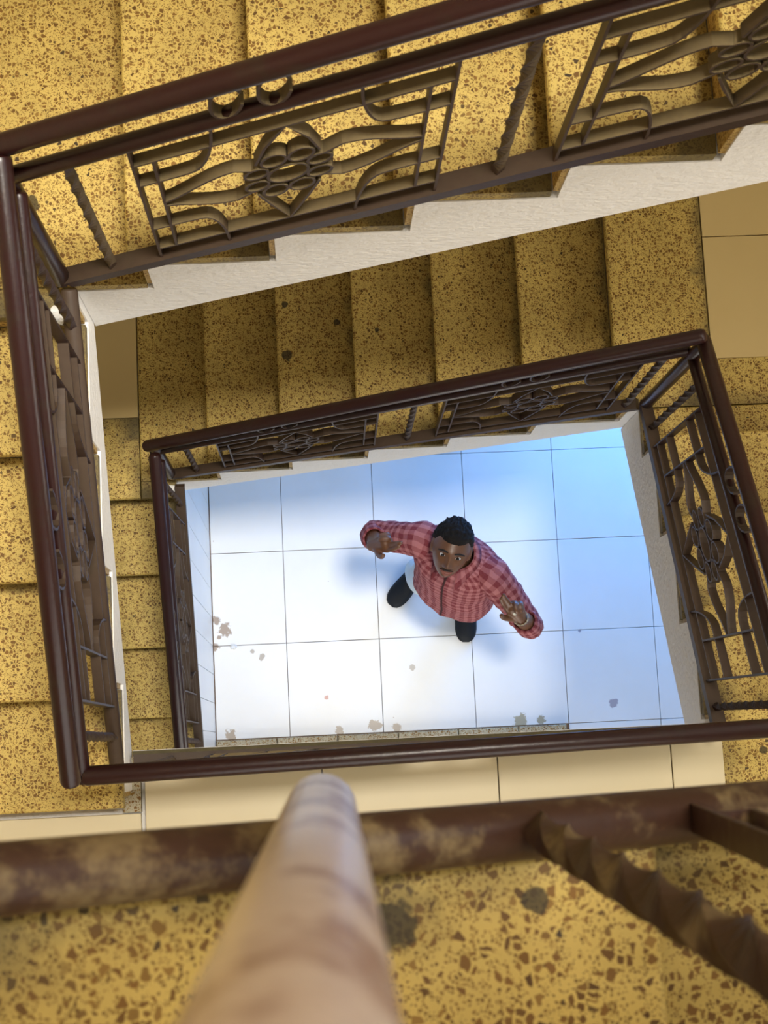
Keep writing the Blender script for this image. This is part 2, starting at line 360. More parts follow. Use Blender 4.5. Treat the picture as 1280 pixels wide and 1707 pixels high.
# ------------------------------------------------------------------ flights
def flight(name, label, org, du, dv, n, g, T, W, soffit_to_floor=False, ext=0.0, last_v0=.003):
    """stair flight. org = foot of the first riser at the well edge, du = up the stair, dv = away from the well"""
    org, du, dv = V(org), V(du), V(dv); t = thing(name, org, label, 'stairs', 'flights of the terrazzo stair')
    P = lambda u, v, z: org + du * u + dv * v + V((0, 0, z))
    sl = RI / g
    prof = [(-ext, -SL)] if ext else []                    # sawtooth outline (u, z)
    for i in range(n):
        prof += [(i * g, i * RI - (SL if i or ext else 0)), (i * g, (i + 1) * RI - SL)]
    uend = n * g - .002; prof.append((uend, n * RI - SL))
    nos = lambda u: RI + sl * (u + NO)                     # nosing line height
    zf = -org.z
    if soffit_to_floor: prof += [(uend, zf), (0, zf)]
    else:
        prof += [(uend, min(nos(uend) - T, n * RI - .16)), (-ext, min(nos(-ext) - T, -.05))]
    m = len(prof); vs = [P(u, 0, z) for u, z in prof] + [P(u, W, z) for u, z in prof]
    fs = [(i, (i + 1) % m, m + (i + 1) % m, m + i) for i in range(m)]
    me = bmesh.new(); bv = [me.verts.new(v - org) for v in vs]
    for f in fs: me.faces.new([bv[k] for k in f])
    a = me.faces.new([bv[k] for k in range(m)]); b = me.faces.new([bv[m + k] for k in range(m)])
    a.normal_update(); b.normal_update()
    bmesh.ops.triangulate(me, faces=[a, b]); bmesh.ops.recalc_face_normals(me, faces=me.faces)
    md = bpy.data.meshes.new('stringer'); me.to_mesh(md); me.free(); md.materials.append(M['plaster'])
    o = bpy.data.objects.new('stringer', md); COL.objects.link(o); o.parent = t
    for i in range(n):
        u0, u1, z = i * g - NO, ((i + 1) * g - .014 if i < n - 1 else n * g), (i + 1) * RI
        slab_part(t, P, u0, u1, .003 if i < n - 1 else last_v0, W, z)
        vs = [P(i * g + a, v, zz) for v in (.004, W) for a, zz in ((-.012, i * RI), (0, i * RI), (0, z - SL), (-.012, z - SL))]
        mobj('riser', vs, [(0, 1, 2, 3), (7, 6, 5, 4), (0, 4, 5, 1), (1, 5, 6, 2), (2, 6, 7, 3), (3, 7, 4, 0)], M['riser'], t)
    return t, P
def slab_part(t, P, u0, u1, v0, v1, z, name='tread', back=True, mat=None):
    e = .006
    prof = [(u0 + .004, z - SL), (u0, z - SL + .004), (u0, z - e), (u0 + e * .4, z - e * .3), (u0 + e, z), (u1, z), (u1, z - SL)]
    m = len(prof); vs = [P(u, v0, zz) for u, zz in prof] + [P(u, v1, zz) for u, zz in prof]
    fs = [(i, i + 1, m + i + 1, m + i) for i in range(m - 1)] + [(m - 1, 0, m, 2 * m - 1), tuple(range(m))[::-1], tuple(range(m, 2 * m))]
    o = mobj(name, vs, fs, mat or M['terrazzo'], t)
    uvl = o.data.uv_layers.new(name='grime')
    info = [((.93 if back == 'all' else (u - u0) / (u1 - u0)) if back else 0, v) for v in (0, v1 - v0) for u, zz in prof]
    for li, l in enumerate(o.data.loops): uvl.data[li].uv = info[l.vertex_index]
    bm = bmesh.new(); bm.from_mesh(o.data); bmesh.ops.recalc_face_normals(bm, faces=bm.faces); bm.to_mesh(o.data); bm.free()
    return o
XE_ = X0 - GT - .034
WT, WL_, WR_ = YW1 - YT - .002, XL - XW0 - .002, XW1 - XR - .002
flight('stair_flight', 'lowest flight of terrazzo steps beside the white tiled wall on the left', (XL, Y0L, B0), (0, 1, 0), (-1, 0, 0), 5, GL, .3, WL_, True, last_v0=XL - XE_)
flight('stair_flight', 'shaded terrazzo flight crossing below the upper white stringer, over the man', (X0, YT, TL1), (1, 0, 0), (0, 1, 0), 6, GT, .32, WT, ext=X0 - XL - .001)
flight('stair_flight', 'short terrazzo flight on the right with dark grimy inner step ends', (XR, Y0R, TR1), (0, -1, 0), (1, 0, 0), 4, GR, .42, WR_, ext=YT - Y0R - .002)
flight('stair_flight', 'bright terrazzo flight at the left edge beside the tall maroon rail', (XL, Y0L, B1), (0, 1, 0), (-1, 0, 0), 5, GL, .26, WL_, last_v0=XL - XE_ + .07)
flight('stair_flight', 'uppermost terrazzo flight along the top with thick white plastered stringer', (X0, YT, TL2), (1, 0, 0), (0, 1, 0), 6, GT, .404, WT, ext=X0 - XL - .001)
flight('stair_flight', 'terrazzo flight beyond the upper right corner leading to the near steps', (XR, Y0R, TR2), (0, -1, 0), (1, 0, 0), 4, GR, .42, WR_, ext=YT - Y0R - .002)
XN = .237                                                   # second riser of the near flight
flight('stair_flight', 'blurred terrazzo steps right in front of the camera at the bottom', (XN + GT, -.084, B2), (-1, 0, 0), (0, -1, 0), 4, GT, .35, -.086 - YW0)

# ------------------------------------------------------------------ landings
def landing(label, z, slabs, tiles, terr, mat, rslab=False):
    """slabs: plaster bodies, tiles: (x0,x1,y0,y1), terr: terrazzo edge slabs"""
    x0, x1, y0, y1 = slabs[0]
    t = thing('landing', ((x0 + x1) / 2, (y0 + y1) / 2, z - .16), label, 'landing', 'tiled stair landings')
    for (a, b, c, d) in slabs: box('slab', a, b, c, d, z - .16, z - SL, M['plaster'], t)
    for (a, b, c, d) in terr:
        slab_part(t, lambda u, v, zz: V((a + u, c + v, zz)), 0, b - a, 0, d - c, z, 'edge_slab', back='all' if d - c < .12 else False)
    for (a, b, c, d) in tiles: tile2(t, a, b, c, d, z, mat)
    if rslab: slab_part(t, lambda u, v, zz: V((XR + v, YT - u, zz)), .0, YT - Y0R - .014, .003, XW1 - XR - .002, z, 'edge_slab')
    return t
def tile2(t, a, b, c, d, z, mat):
    box('tile', a + .0015, b - .0015, c + .0015, d - .0015, z - SL, z + random.uniform(-.0008, .0004), mat, t, bevel=.0012)
def grid(x0, x1, y0, y1, gx, gy, s=.45):
    out = []; i0 = math.floor((x0 - gx) / s); j0 = math.floor((y0 - gy) / s)
    i = i0
    while gx + i * s < x1 - .01:
        j = j0
        while gy + j * s < y1 - .01:
            a, b, c, d = max(x0, gx + i * s), min(x1, gx + (i + 1) * s), max(y0, gy + j * s), min(y1, gy + (j + 1) * s)
            if b - a > .02 and d - c > .02: out.append((a, b, c, d))
            j += 1
        i += 1
    return out
XE, YE = X0 - GT - .034, Y0L + 5 * GL + .001        # tile corner of the left landings (-.617, 1.249)
def corner_left(label, z, XE=XE):
    landing(label, z, [(XW0 + .002, XL - .002, YE, YW1 - .002)],
            grid(XW0, XE, YE, YW1, XE, YE), [(XE + .002, X0 - .014, YT + .003, YW1), (XE + .002, XL - .003, Y0L + 4 * GL - NO, YT + .001)], M['ltile'])
corner_left('small left corner landing with one plain cream tile beside terrazzo', TL1)
corner_left('upper left corner landing where the bright left flight ends', TL2, XE - .07)
XE2, YE2 = X0 + 6 * GT, Y0R
def corner_right(label, z):
    landing(label, z, [(XE2 + .002, XW1 - .002, YT + .002, YW1 - .002)],
            grid(XE2 + .003, XW1, 1.161, YW1, XE2 + .003, 1.119, .45),
            [(XE2 + .003, XW1, YT + .003, 1.161), ], M['ltile'], True)
corner_right('right corner landing of plain brown-cream tiles past the last shaded step', TR1)
corner_right('highest right corner landing outside the upper edge of the view', TR2)
def bottom(label, z, mat, yb=YB, x0=XW0, x1=XW1, cut=None):
    t = landing(label, z, [(XL, XR - .001, YW0 + .002, yb), (XW0 + .002, XL, YW0 + .002, Y0L - .003), (XR, XW1 - .002, YW0 + .002, Y0R - 4 * GR - .003)],
                [c for c in grid(XL + .0236, XR + .008, YW0 + .002, yb - .014, .016, yb - .014 - .45, .4645)] + [c for c in grid(XW0 + .002, XL + .0225, YW0 + .002, -.157, .016 - .47, yb - .014 - .45, .4645)]
                + [c for c in grid(XR + .020, XW1 - .002, YW0 + .002, Y0R - 4 * GR - .003, XR + .02, Y0R - 4 * GR - .45)], [], mat)
    box('edge_strip', XL + .002, XR + .012, yb - .0135, yb - .001, z - SL, z - .004, M['grime'], t)
    box('filler_stone', XL - .0235, XL + .022, -.155, yb - .016, z - SL, z - .001, M['kerb'], t)
    box('grime_gap', XR + .0095, XR + .0185, -.24, yb - .016, z - SL, z - .006, M['grout'], t)
    return t
bottom('long landing of pale cream tiles crossing just above the near rail', B1, M['btile'])
landing('hidden lower landing at the foot of the lowest flight', B0, [(XW0, XL - .004, YW0, Y0L - .004)], grid(XW0, XL - .006, YW0, Y0L - .006, XL - .006, Y0L - .006), [], M['btile'])
landing('tiled landing at the foot of the near blurred steps', B2, [(XN + GT + .002, XW1, YW0 + .002, -.086)], grid(XN + GT + .002, XW1 - .002, YW0 + .002, -.088, XN + GT, -.088 - .45), [], M['btile'])

# ------------------------------------------------------------------ white tiled wall under the lowest flight
ww = struct(box('wall_well', XL - .10, XL - .001, Y0L + 5 * GL, 1.98, -.014, TL1 - .165, M['plaster']))
struct_t = thing('wall_cladding', (XL, .5, 0), 'narrow white upright wall tiles cladding the base wall left of the floor', 'tiles')
yy = -.06
while yy < 1.95:
    y1 = min(yy + .1372, 1.97); k = (yy + .0 - (Y0L)) / GL
    def top(y):
        i = math.floor((y - Y0L) / GL); i = max(min(i, 4), -1); return min(B0 + (i + 1) * RI, TL1) - .035
    zt = min(top(yy + .002), top(y1 - .002)) if yy < Y0L + 5 * GL else TL1 - .17
    box('wall_tile', XL + .0005, XL + .009, yy + .0012, y1 - .0012, .001, max(zt, .3), M['wtile'], struct_t)
    yy = y1

# ------------------------------------------------------------------ railings
def railing(label, b0, b1, t0, t1, nrm, layout, group='maroon iron railings round the well', hand=(0, 1), r=.0205, sec_h=.825, panel_in=.07, posts=(), mats=('rail', 'bar', 'orn'), low=(0, 1), pipe=0):
    """railing between the bottom-bar line b0-b1 and the handrail line t0-t1; nrm = across the railing"""
    b0, b1, t0, t1, nrm = map(V, (b0, b1, t0, t1, nrm)); L = (b1 - b0).length
    rt = thing('stair_railing', b0.lerp(b1, .5), label, 'railing', group)
    Q = lambda s, h: b0.lerp(b1, s).lerp(t0.lerp(t1, s), h)
    mb = MB(); mb.rod(Q(hand[0], 1), Q(hand[1], 1), r, 18); shade(mb.build('handrail', M[mats[0]], rt))
    mb = MB(); mb.rod(Q(hand[0] * .6, sec_h), Q(1 + (hand[1] - 1) * .6, sec_h), r * .80, 14); shade(mb.build('second_rail', M[mats[0]], rt))
    mb = MB()
    if pipe: mb.rod(Q(low[0], 0), Q(low[1], 0), pipe, 20); shade(mb.build('bottom_bar', M[mats[1]], rt))
    else: mb.bar(Q(low[0], 0), Q(low[1], 0), .036, .030, nrm); mb.build('bottom_bar', M[mats[1]], rt)
    for s in posts:
        mb = MB(); mb.rod(Q(s, .0), Q(s, .98), .0195, 14); shade(mb.build('post', M[mats[0]], rt))
    for kind, s0, s1 in layout:
        if kind == 'T':
            mb = MB(); mb.twist(Q(s0, .015), Q(s1, sec_h - .01), nrm, .0165, .26); mb.build('twisted_bar', M[mats[2]], rt)
            continue
        pn = bpy.data.objects.new('ornament_panel', None); pn.empty_display_size = .05; COL.objects.link(pn); pn.parent = rt
        W = lambda a, h: Q(s0 + (s1 - s0) * a, h)
        plen = (W(1, .4) - W(0, .4)).length; ia = panel_in; w, th = .023, .005; top, bot = sec_h - .115, .095; mid = .415
        hh = (Q(.5, 1) - Q(.5, 0)).length
        def strip(name, pts, closed=False, ww=w):
            mb = MB(); mb.strip(pts, nrm, ww, th, closed); mb.build(name, M[mats[2]], pn)
        for a in (0, 1): strip('outer_upright', [W(a, .01), W(a, sec_h - .015)])
        for a in (ia, 1 - ia): strip('inner_upright', [W(a, bot), W(a, top)])
        for h in (bot, top): strip('cross_strip', [W(0, h), W(.33, h), W(.67, h), W(1, h)])
        def curve(f, n=14): return [W(*f(i / n)) for i in range(n + 1)]
        for sg in (0, 1):
            A = (lambda a: a) if sg == 0 else (lambda a: 1 - a)
            # corner scrolls bending up to the second rail and down to the bottom bar
            for h_in, h_out in ((.575, sec_h - .02), (.255, .012)):
                def f(t):
                    if t < .5: return A(.30 * t / .5 * .62), h_in + (0 if t < .3 else (t - .3) ** 2 * .5 * (h_out - h_in))
                    q = (t - .5) / .5 * math.pi / 2
                    return A(.186 + .085 * math.sin(q)), h_in + .02 * (h_out - h_in) + (h_out - h_in) * .98 * (1 - math.cos(q))
                strip('corner_scroll', curve(f))
            # the two long blades from the inner upright to the flower
            for e in (-1, 1):
                def f(t):
                    return A(ia + (.385 - ia) * t), mid + e * (.012 + .085 * math.sin(min(t * 1.25, 1) * math.pi / 2) ** 1.5 - (.03 * max(0, t - .8) / .2))
                strip('blade', curve(f, 10))
            # small loops at the ends of the blades
            for e in (-1, 1):
                strip('petal_ring', [W(A(.395) + .040 * math.cos(q), mid + e * .040 + .030 * math.sin(q)) for q in [2 * math.pi * k / 14 for k in range(14)]], True)
        for e in (-1, 1):
            for k2 in (-1, 1):
                strip('petal_ring', [W(.5 + k2 * .045 + .042 * math.cos(q), mid + e * .098 + .036 * math.sin(q)) for q in [2 * math.pi * k / 14 for k in range(14)]], True)
        strip('centre_ring', [W(.5 + .068 * math.cos(q), mid + .052 * math.sin(q)) for q in [2 * math.pi * k / 18 for k in range(18)]], True)
        strip('diamond_top', [W(.395, mid + .10), W(.43, mid + .19), W(.5, top), W(.57, mid + .19), W(.605, mid + .10)])
        strip('diamond_base', [W(.395, mid - .10), W(.43, mid - .18), W(.5, bot), W(.57, mid - .18), W(.605, mid - .10)])
        # pair of curls between second rail and handrail
        for c in (.33, .475):
            hc, hr = (sec_h + 1) / 2 + .004, (1 - sec_h) / 2 - .012
            strip('curl', [W(c + .050 * math.cos(q), hc + hr * math.sin(q)) for q in [math.pi * (.15 + 1.75 * k / 14) for k in range(15)]])
    return rt
nz = lambda x: TL1 + RI + RI / GT * (x - X0 + NO)           # nosing line of the back flights
nl = lambda y: B1 + RI + RI / GL * (y - Y0L + NO)
nr = lambda y: TR1 + RI + RI / GR * (Y0R + NO - y)
LAY5 = [('T', .065, .062), ('P', .135, .475), ('T', .545, .545), ('P', .605, .94), ('T', .975, .975)]
LAY3 = [('T', .085, .085), ('P', .155, .865), ('T', .935, .935)]
UP = TL2 - TL1
railing('dark lower railing slanting above the head of the man on the floor', (XL - .01, YT + .004, nz(XL) + .03), (XR - .02, YT + .004, nz(XR) + .01), (-.50, YT + .012, 2.38), (1.055, YT + .012, 3.565), (0, 1, 0), LAY5, hand=(-.015, 1.01), posts=(0.0,), mats=('rail', 'bar', 'bar'))
railing('brown dusty railing with flower ornaments along the top of the picture', (XL + .0, YT - .004, nz(XL) + UP), (XR, YT - .004, nz(XR) + UP + .03), (-.485, YT, 5.050), (XR, YT, 5.995), (0, 1, 0), LAY5, hand=(-.02, 1.01), posts=(-.010,), sec_h=.82)
railing('tall glossy maroon railing at the left with dusty panel', (XL - .006, -.05, nl(-.05) + .02), (XL - .006, .985, nl(.985) + .02), (XL - .002, -.05, 4.415), (XL - .002, .985, 5.045), (1, 0, 0), LAY3, hand=(0.0, 1.0), panel_in=.15, sec_h=.775, mats=('rail', 'bar', 'bar'), pipe=.0185)
railing('narrow maroon railing beside the white tiled base wall', (XL + .013, -.06, nl(-.06) - UP + .0), (XL + .013, .985, nl(.985) - UP + .0), (-.494, -.05, 1.715), (-.494, .985, 2.415), (1, 0, 0), LAY3, hand=(-.02, .99), panel_in=.15, sec_h=.79, mats=('rail', 'bar', 'bar'))
railing('dark railing down the right side with cream wall beneath', (XR - .004, 1.0, nr(1.0) - .01), (XR - .004, -.02, nr(-.02) - .03), (XR + .002, 1.005, 3.548), (XR + .002, -.03, 4.222), (1, 0, 0), LAY3, hand=(-.012, 1.0), panel_in=.15, sec_h=.82, posts=(0.0,), mats=('rail', 'bar', 'bar'))
railing('level dark maroon rail crossing below the white floor opening', (XL + .01, -.024, B1 + .022), (XR - .01, -.024, B1 + .022), (-.475, -.044, 4.25), (XR + .01, -.012, 4.235), (0, 1, 0), LAY5, hand=(0, 1.02), sec_h=.84)
railing('upper railing beyond the right edge of the view', (XR + .004, 1.0, nr(1.0) - .01 + UP), (XR + .004, -.02, nr(-.02) - .03 + UP), (XR + .012, 1.0, 3.55 + UP), (XR + .012, -.02, 4.22 + UP), (1, 0, 0), LAY3, panel_in=.15)
# near railing, out of focus, its top leaning away from the well
nn = lambda x: B2 + RI + RI / GT * (XN + GT + NO - x)
nrt = railing('blurred worn railing close to the camera with thick post and twisted bar', (.62, -.072, nn(.62) + .025), (-.62, -.072, nn(-.62) + .025), (.62, -.128, nn(.62) + .99), (-.62, -.128, nn(-.62) + .99), (0, 1, 0), [('P', .258 - .40, .258)], mats=('near', 'near', 'near'), sec_h=.85, low=(0, 1), pipe=.0225)
mb = MB(); mb.rod((.003, -.045, nn(.003) + .02), (-.010, -.068, 7.36), .0245, 20); shade(mb.build('post', M['nearpost'], nrt))
mb = MB(); mb.twist((.163, -.071, nn(.163) + .03), (.205, -.118, 7.09), (0, 1, 0), .021, .30); mb.build('twisted_bar', M['near'], nrt)

# ------------------------------------------------------------------ man looking up from the floor
def skinmat():
    m, nt, b = new_mat('dark_brown_skin'); N = NT(nt); tc = N.n('ShaderNodeTexCoord').outputs['Object']
    col = N.mix(N.noise(tc, 25, 3).outputs[0], (.17, .075, .034), (.115, .048, .022))
    N.put(b.inputs['Base Color'], col); b.inputs['Roughness'].default_value = .42; b.inputs['Subsurface Weight'].default_value = .08
    b.inputs['Subsurface Radius'].default_value = (.01, .004, .002); return m
def plaid():
    m, nt, b = new_mat('red_checked_cotton'); N = NT(nt); uv = N.n('ShaderNodeUVMap'); uv.uv_map = 'cloth'
    sx = N.n('ShaderNodeSeparateXYZ'); N.put(sx.inputs[0], uv.outputs[0])
    tc = N.n('ShaderNodeTexCoord').outputs['Object']; wob = N.math('MULTIPLY', N.math('SUBTRACT', N.noise(tc, 14, 3).outputs[0], .5), .020)
    def wave(v, per):
        f = N.math('FRACT', N.math('DIVIDE', N.math('ADD', v, wob), per)); return N.step(N.math('ABSOLUTE', N.math('SUBTRACT', f, .5)), .22, .27)
    a, c = wave(sx.outputs[0], .036), wave(sx.outputs[1], .036)
    col = N.mix(N.math('MULTIPLY', N.math('ADD', a, c), .5), (.43, .155, .16), (.16, .010, .020))
    col = N.mix(N.math('MULTIPLY', N.noise(tc, 200, 2).outputs[0], .25), col, (.45, .25, .24))
    N.put(b.inputs['Base Color'], col); b.inputs['Roughness'].default_value = .85; b.inputs['Specular IOR Level'].default_value = .15
    N.put(b.inputs['Normal'], N.bump(N.noise(tc, 26, 4).outputs[0], .8, .012)); return m
M['skin'] = skinmat(); M['plaid'] = plaid()
M['hair'] = plain('black_curly_hair', (.012, .010, .009), .75, .9, 220, .4, .2)
M['trousers'] = plain('pale_blue_cotton', (.62, .72, .78), .8, .3, 60)
M['shoe'] = plain('black_shoe_canvas', (.010, .012, .016), .6, .25, 200, .3, .3)
M['white'] = plain('eye_white', (.75, .72, .68), .25); M['iris'] = plain('dark_iris', (.012, .007, .005), .15)
M['lip'] = plain('lips', (.26, .085, .06), .45); M['brow'] = plain('eyebrow_hair', (.015, .010, .008), .8)
M['steel'] = plain('bracelet_metal', (.75, .68, .52), .25); M['steel'].node_tree.nodes['Principled BSDF'].inputs['Metallic'].default_value = .9
M['pale'] = plain('pale_ring_stone', (.78, .74, .60), .35); M['dark'] = plain('dark_thread', (.05, .012, .012), .9)
man = thing('person', (.62, .70, 0), 'man in red checked shirt looking up from the white floor, hands raised', 'person')
hdir = V((-.30, -.954, 0)).normalized(); el = math.radians(54)
HF = hdir * math.cos(el) + V((0, 0, 1)) * math.sin(el); HU = -hdir * math.sin(el) + V((0, 0, 1)) * math.cos(el); HR = HF.cross(HU)   # HR: towards his right side
eye_mid = V((.549, .683, 1.64)); HC = eye_mid - HF * .086 - HU * .008
HM = lambda x, y, z: HC + HR * x + HF * y + HU * z
def gauss(x, y, cx, cy, sx, sy): return math.exp(-((x - cx) / sx) ** 2 - ((y - cy) / sy) ** 2)
def head_point(x, y, z):
    """unit direction -> sculpted head surface, in head axes (right, front, up)"""
    px, py, pz = x * .073, y * .095, z * (.106 if z > 0 else .120)
    if pz < 0:
        k = min(1, -pz / .118); px *= 1 - .22 * k ** 1.4; py *= 1 - .06 * k
        if y < 0: py *= 1 - .30 * k
    if y > 0:
        fx, fz = px, pz; d = 0
        d += .024 * gauss(fx, fz, 0, -.030, .013, .011) + .015 * gauss(fx, fz, 0, -.008, .009, .026)      # nose
        d += .008 * (gauss(fx, fz, .013, -.034, .008, .008) + gauss(fx, fz, -.013, -.034, .008, .008))    # nostrils
        d -= .011 * (gauss(fx, fz, .030, .006, .016, .011) + gauss(fx, fz, -.030, .006, .016, .011))      # eye sockets
        d += .006 * (gauss(fx, fz, .028, .028, .026, .010) + gauss(fx, fz, -.028, .028, .026, .010))      # brow
        d += .006 * gauss(fx, fz, 0, -.062, .024, .014)                                                    # mouth
        d += .009 * gauss(fx, fz, 0, -.100, .022, .018)                                                    # chin
        d += .004 * (gauss(fx, fz, .042, -.022, .016, .016) + gauss(fx, fz, -.042, -.022, .016, .016))    # cheeks
        py += d * min(1, y * 2.2)
    return px, py, pz
def sphere_dirs(nu=56, nv=40):
    vs = [(0, 0, 1)]
    for j in range(1, nv):
        t = math.pi * j / nv
        for i in range(nu): p = 2 * math.pi * i / nu; vs.append((math.sin(t) * math.cos(p), math.sin(t) * math.sin(p), math.cos(t)))
    vs.append((0, 0, -1)); fs = []
    for i in range(nu): fs.append((0, 1 + i, 1 + (i + 1) % nu))
    for j in range(nv - 2):
        for i in range(nu): a = 1 + j * nu + i; b = 1 + j * nu + (i + 1) % nu; fs.append((a, a + nu, b + nu, b))
    o = 1 + (nv - 2) * nu
    for i in range(nu): fs.append((o + i, len(vs) - 1, o + (i + 1) % nu))
    return vs, fs
def ell(mb, c, ax, nu=16, nv=10):
    vs, fs = sphere_dirs(nu, nv); mb.add([V(c) + ax[0] * v[0] + ax[1] * v[1] + ax[2] * v[2] for v in vs], fs)
def limb(mb, pts, rad, seg=14):
    """tapered round-ended limb through joints, smoothly bent"""
    pts = [V(p) for p in pts]; P, R = [], []; n = len(pts)
    for i in range(n - 1):
        p0, p1, p2, p3 = pts[max(i - 1, 0)], pts[i], pts[i + 1], pts[min(i + 2, n - 1)]
        for k in range(6):
            t = k / 6; q = .5 * ((2 * p1) + (p2 - p0) * t + (2 * p0 - 5 * p1 + 4 * p2 - p3) * t * t + (3 * p1 - p0 - 3 * p2 + p3) * t ** 3)
            P.append(q); R.append(rad[i] + (rad[i + 1] - rad[i]) * t)
    P.append(pts[-1]); R.append(rad[-1]); d = (P[-1] - P[-2]).normalized() * R[-1]; d0 = (P[0] - P[1]).normalized() * R[0]
    P = [P[0] + d0 * .8, P[0] + d0 * .5] + P + [P[-1] + d * .5, P[-1] + d * .8]; R = [R[0] * .5, R[0] * .86] + R + [R[-1] * .86, R[-1] * .5]
    mb.tube(P, R, seg)
body = MB()
vs, fs = sphere_dirs(); body.add([HM(*head_point(*v)) for v in vs], fs)
for sg in (-1, 1): ell(body, HM(sg * .074, -.012, -.008), (HR * .010, HF * .020 - HU * .005, HU * .032))
RS, LS = V((.462, .785, 1.385)), V((.735, .632, 1.385))       # his right shoulder is on the left of the picture
RE, RW = V((.283, .838, 1.21)), V((.272, .768, 1.425))
LE, LW = V((.898, .440, 1.21)), V((.838, .455, 1.405))
nb = (RS + LS) / 2 + V((0, 0, .05))
limb(body, [nb - V((0, 0, .10)), nb, HC - HU * .05 - HF * .02], [.065, .055, .055], 18)
limb(body, [nb - V((0, 0, .50)), nb - V((0, 0, .25)), nb - V((0, 0, .06))], [.11, .12, .08], 18)
limb(body, [nb - V((0, 0, .08)), RS, RE, (RE + RW) / 2, RW], [.07, .050, .038, .036, .025])
limb(body, [nb - V((0, 0, .08)), LS, LE, (LE + LW) / 2, LW], [.07, .050, .038, .036, .025])
ANK_R, ANK_L = V((.530, .800, .09)), V((.763, .655, .09)); HIP_R, HIP_L = V((.560, .705, .90)), V((.700, .625, .90))
for hp, an in ((HIP_R, ANK_R), (HIP_L, ANK_L)): limb(body, [nb - V((0, 0, .52)), hp, hp.lerp(an, .5) + V((-.01, -.03, 0)), an], [.11, .085, .055, .038])
def hand(mb, wrist, tip, thumb_dir, right):
    d = (V(tip) - V(wrist)).normalized(); t = V(thumb_dir); t = (t - d * t.dot(d)).normalized(); n = -(d.cross(t)) if right else d.cross(t)
    O = lambda a, b, c: V(wrist) + d * a + t * b + n * c
    limb(mb, [O(-.02, 0, 0), O(.025, 0, 0), O(.075, .002, 0)], [.024, .027, .030], 14)
    for b in (-.028, -.010, .010, .028): limb(mb, [O(.015, b * .5, 0), O(.085, b, .001)], [.015, .0135], 10)
    limb(mb, [O(.080, .028, 0), O(.122, .030, .004), O(.146, .028, .007), O(.165, .026, .008)], [.0105, .0098, .009, .008], 10)     # index
    limb(mb, [O(.084, .009, 0), O(.130, .010, .004), O(.158, .011, .006), O(.178, .011, .006)], [.0108, .0100, .0092, .008], 10)    # middle
    limb(mb, [O(.082, -.011, 0), O(.112, -.012, .016), O(.100, -.010, .038), O(.078, -.008, .036)], [.0108, .0104, .0098, .0085], 10)  # ring, curled
    limb(mb, [O(.074, -.030, 0), O(.098, -.031, .014), O(.088, -.027, .033), O(.070, -.024, .031)], [.0096, .0092, .0086, .0075], 10)  # little, curled
    limb(mb, [O(.018, .020, .006), O(.046, .046, .014), O(.074, .056, .022), O(.094, .054, .030)], [.015, .0128, .0112, .009], 10)  # thumb
    return O
OR_ = hand(body, RW, (.375, .765, 1.575), (0, -1, .1), True)
OL_ = hand(body, LW, (.760, .553, 1.555), (-1, -.1, 0), False)
bo = body.build('body', M['skin'], man)
rm = bo.modifiers.new('union', 'REMESH'); rm.mode = 'VOXEL'; rm.voxel_size = .0042; rm.use_smooth_shade = True
sm = bo.modifiers.new('smooth', 'SMOOTH'); sm.iterations = 2; sm.factor = .5
dg = bpy.context.evaluated_depsgraph_get(); nm = bpy.data.meshes.new_from_object(bo.evaluated_get(dg)); bo.modifiers.clear(); bo.data = nm
for p in nm.polygons: p.use_smooth = True

# face details
for sg in (-1, 1):
    ey = HM(sg * .030, .0765, .006)
    mb = MB(); ell(mb, ey, (HR * .0118, HF * .0120, HU * .0056), 16, 12); eo = mb.build('eye', M['white'], man, True)
    mb = MB(); ell(mb, ey + HF * .0085 + HU * .001, (HR * .0070, HF * .0050, HU * .0060), 12, 8); mb.build('iris', M['iris'], eo, True)
    mb = MB(); limb(mb, [HM(sg * .015, .0965, .0285), HM(sg * .033, .094, .0325), HM(sg * .052, .080, .0250)], [.0030, .0042, .0022], 8); mb.build('eyebrow', M['brow'], man, True)
mb = MB(); limb(mb, [HM(-.023, .0855, -.0565), HM(-.008, .0965, -.0575), HM(.008, .0965, -.0575), HM(.023, .0855, -.0565)], [.0024, .0046, .0046, .0024], 8)
limb(mb, [HM(-.021, .086, -.059), HM(0, .0955, -.0685), HM(.021, .086, -.059)], [.0024, .0058, .0024], 8); mb.build('lips', M['lip'], man, True)
mb = MB(); limb(mb, [HM(-.026, .0835, -.053), HM(-.010, .0945, -.0475), HM(.010, .0945, -.0475), HM(.026, .0835, -.053)], [.0016, .0030, .0030, .0016], 8); mb.build('moustache', M['brow'], man, True)
# short curly hair with a flat top
vs, fs = sphere_dirs(90, 60); hv = []
for x, y, z in vs:
    px, py, pz = head_point(x, y, z)
    lim = .058 if y > .35 else (.058 - (.35 - y) * .10)
    k = max(0.0, min(1.0, (pz - lim + .012) / .03)); k = k * k * (3 - 2 * k)
    lift = k * (.014 + .008 * max(0, z)) - (1 - k) * .012
    nzv = noise.noise(V((px, py, pz)) * 95) * .009 + noise.noise(V((px, py, pz)) * 190) * .006
    s_ = 1 + (lift + nzv * k) / .1; hv.append(HM(px * s_, py * s_, pz * s_))
mb = MB(); mb.add(hv, fs); mb.build('hair', M['hair'], man, True)

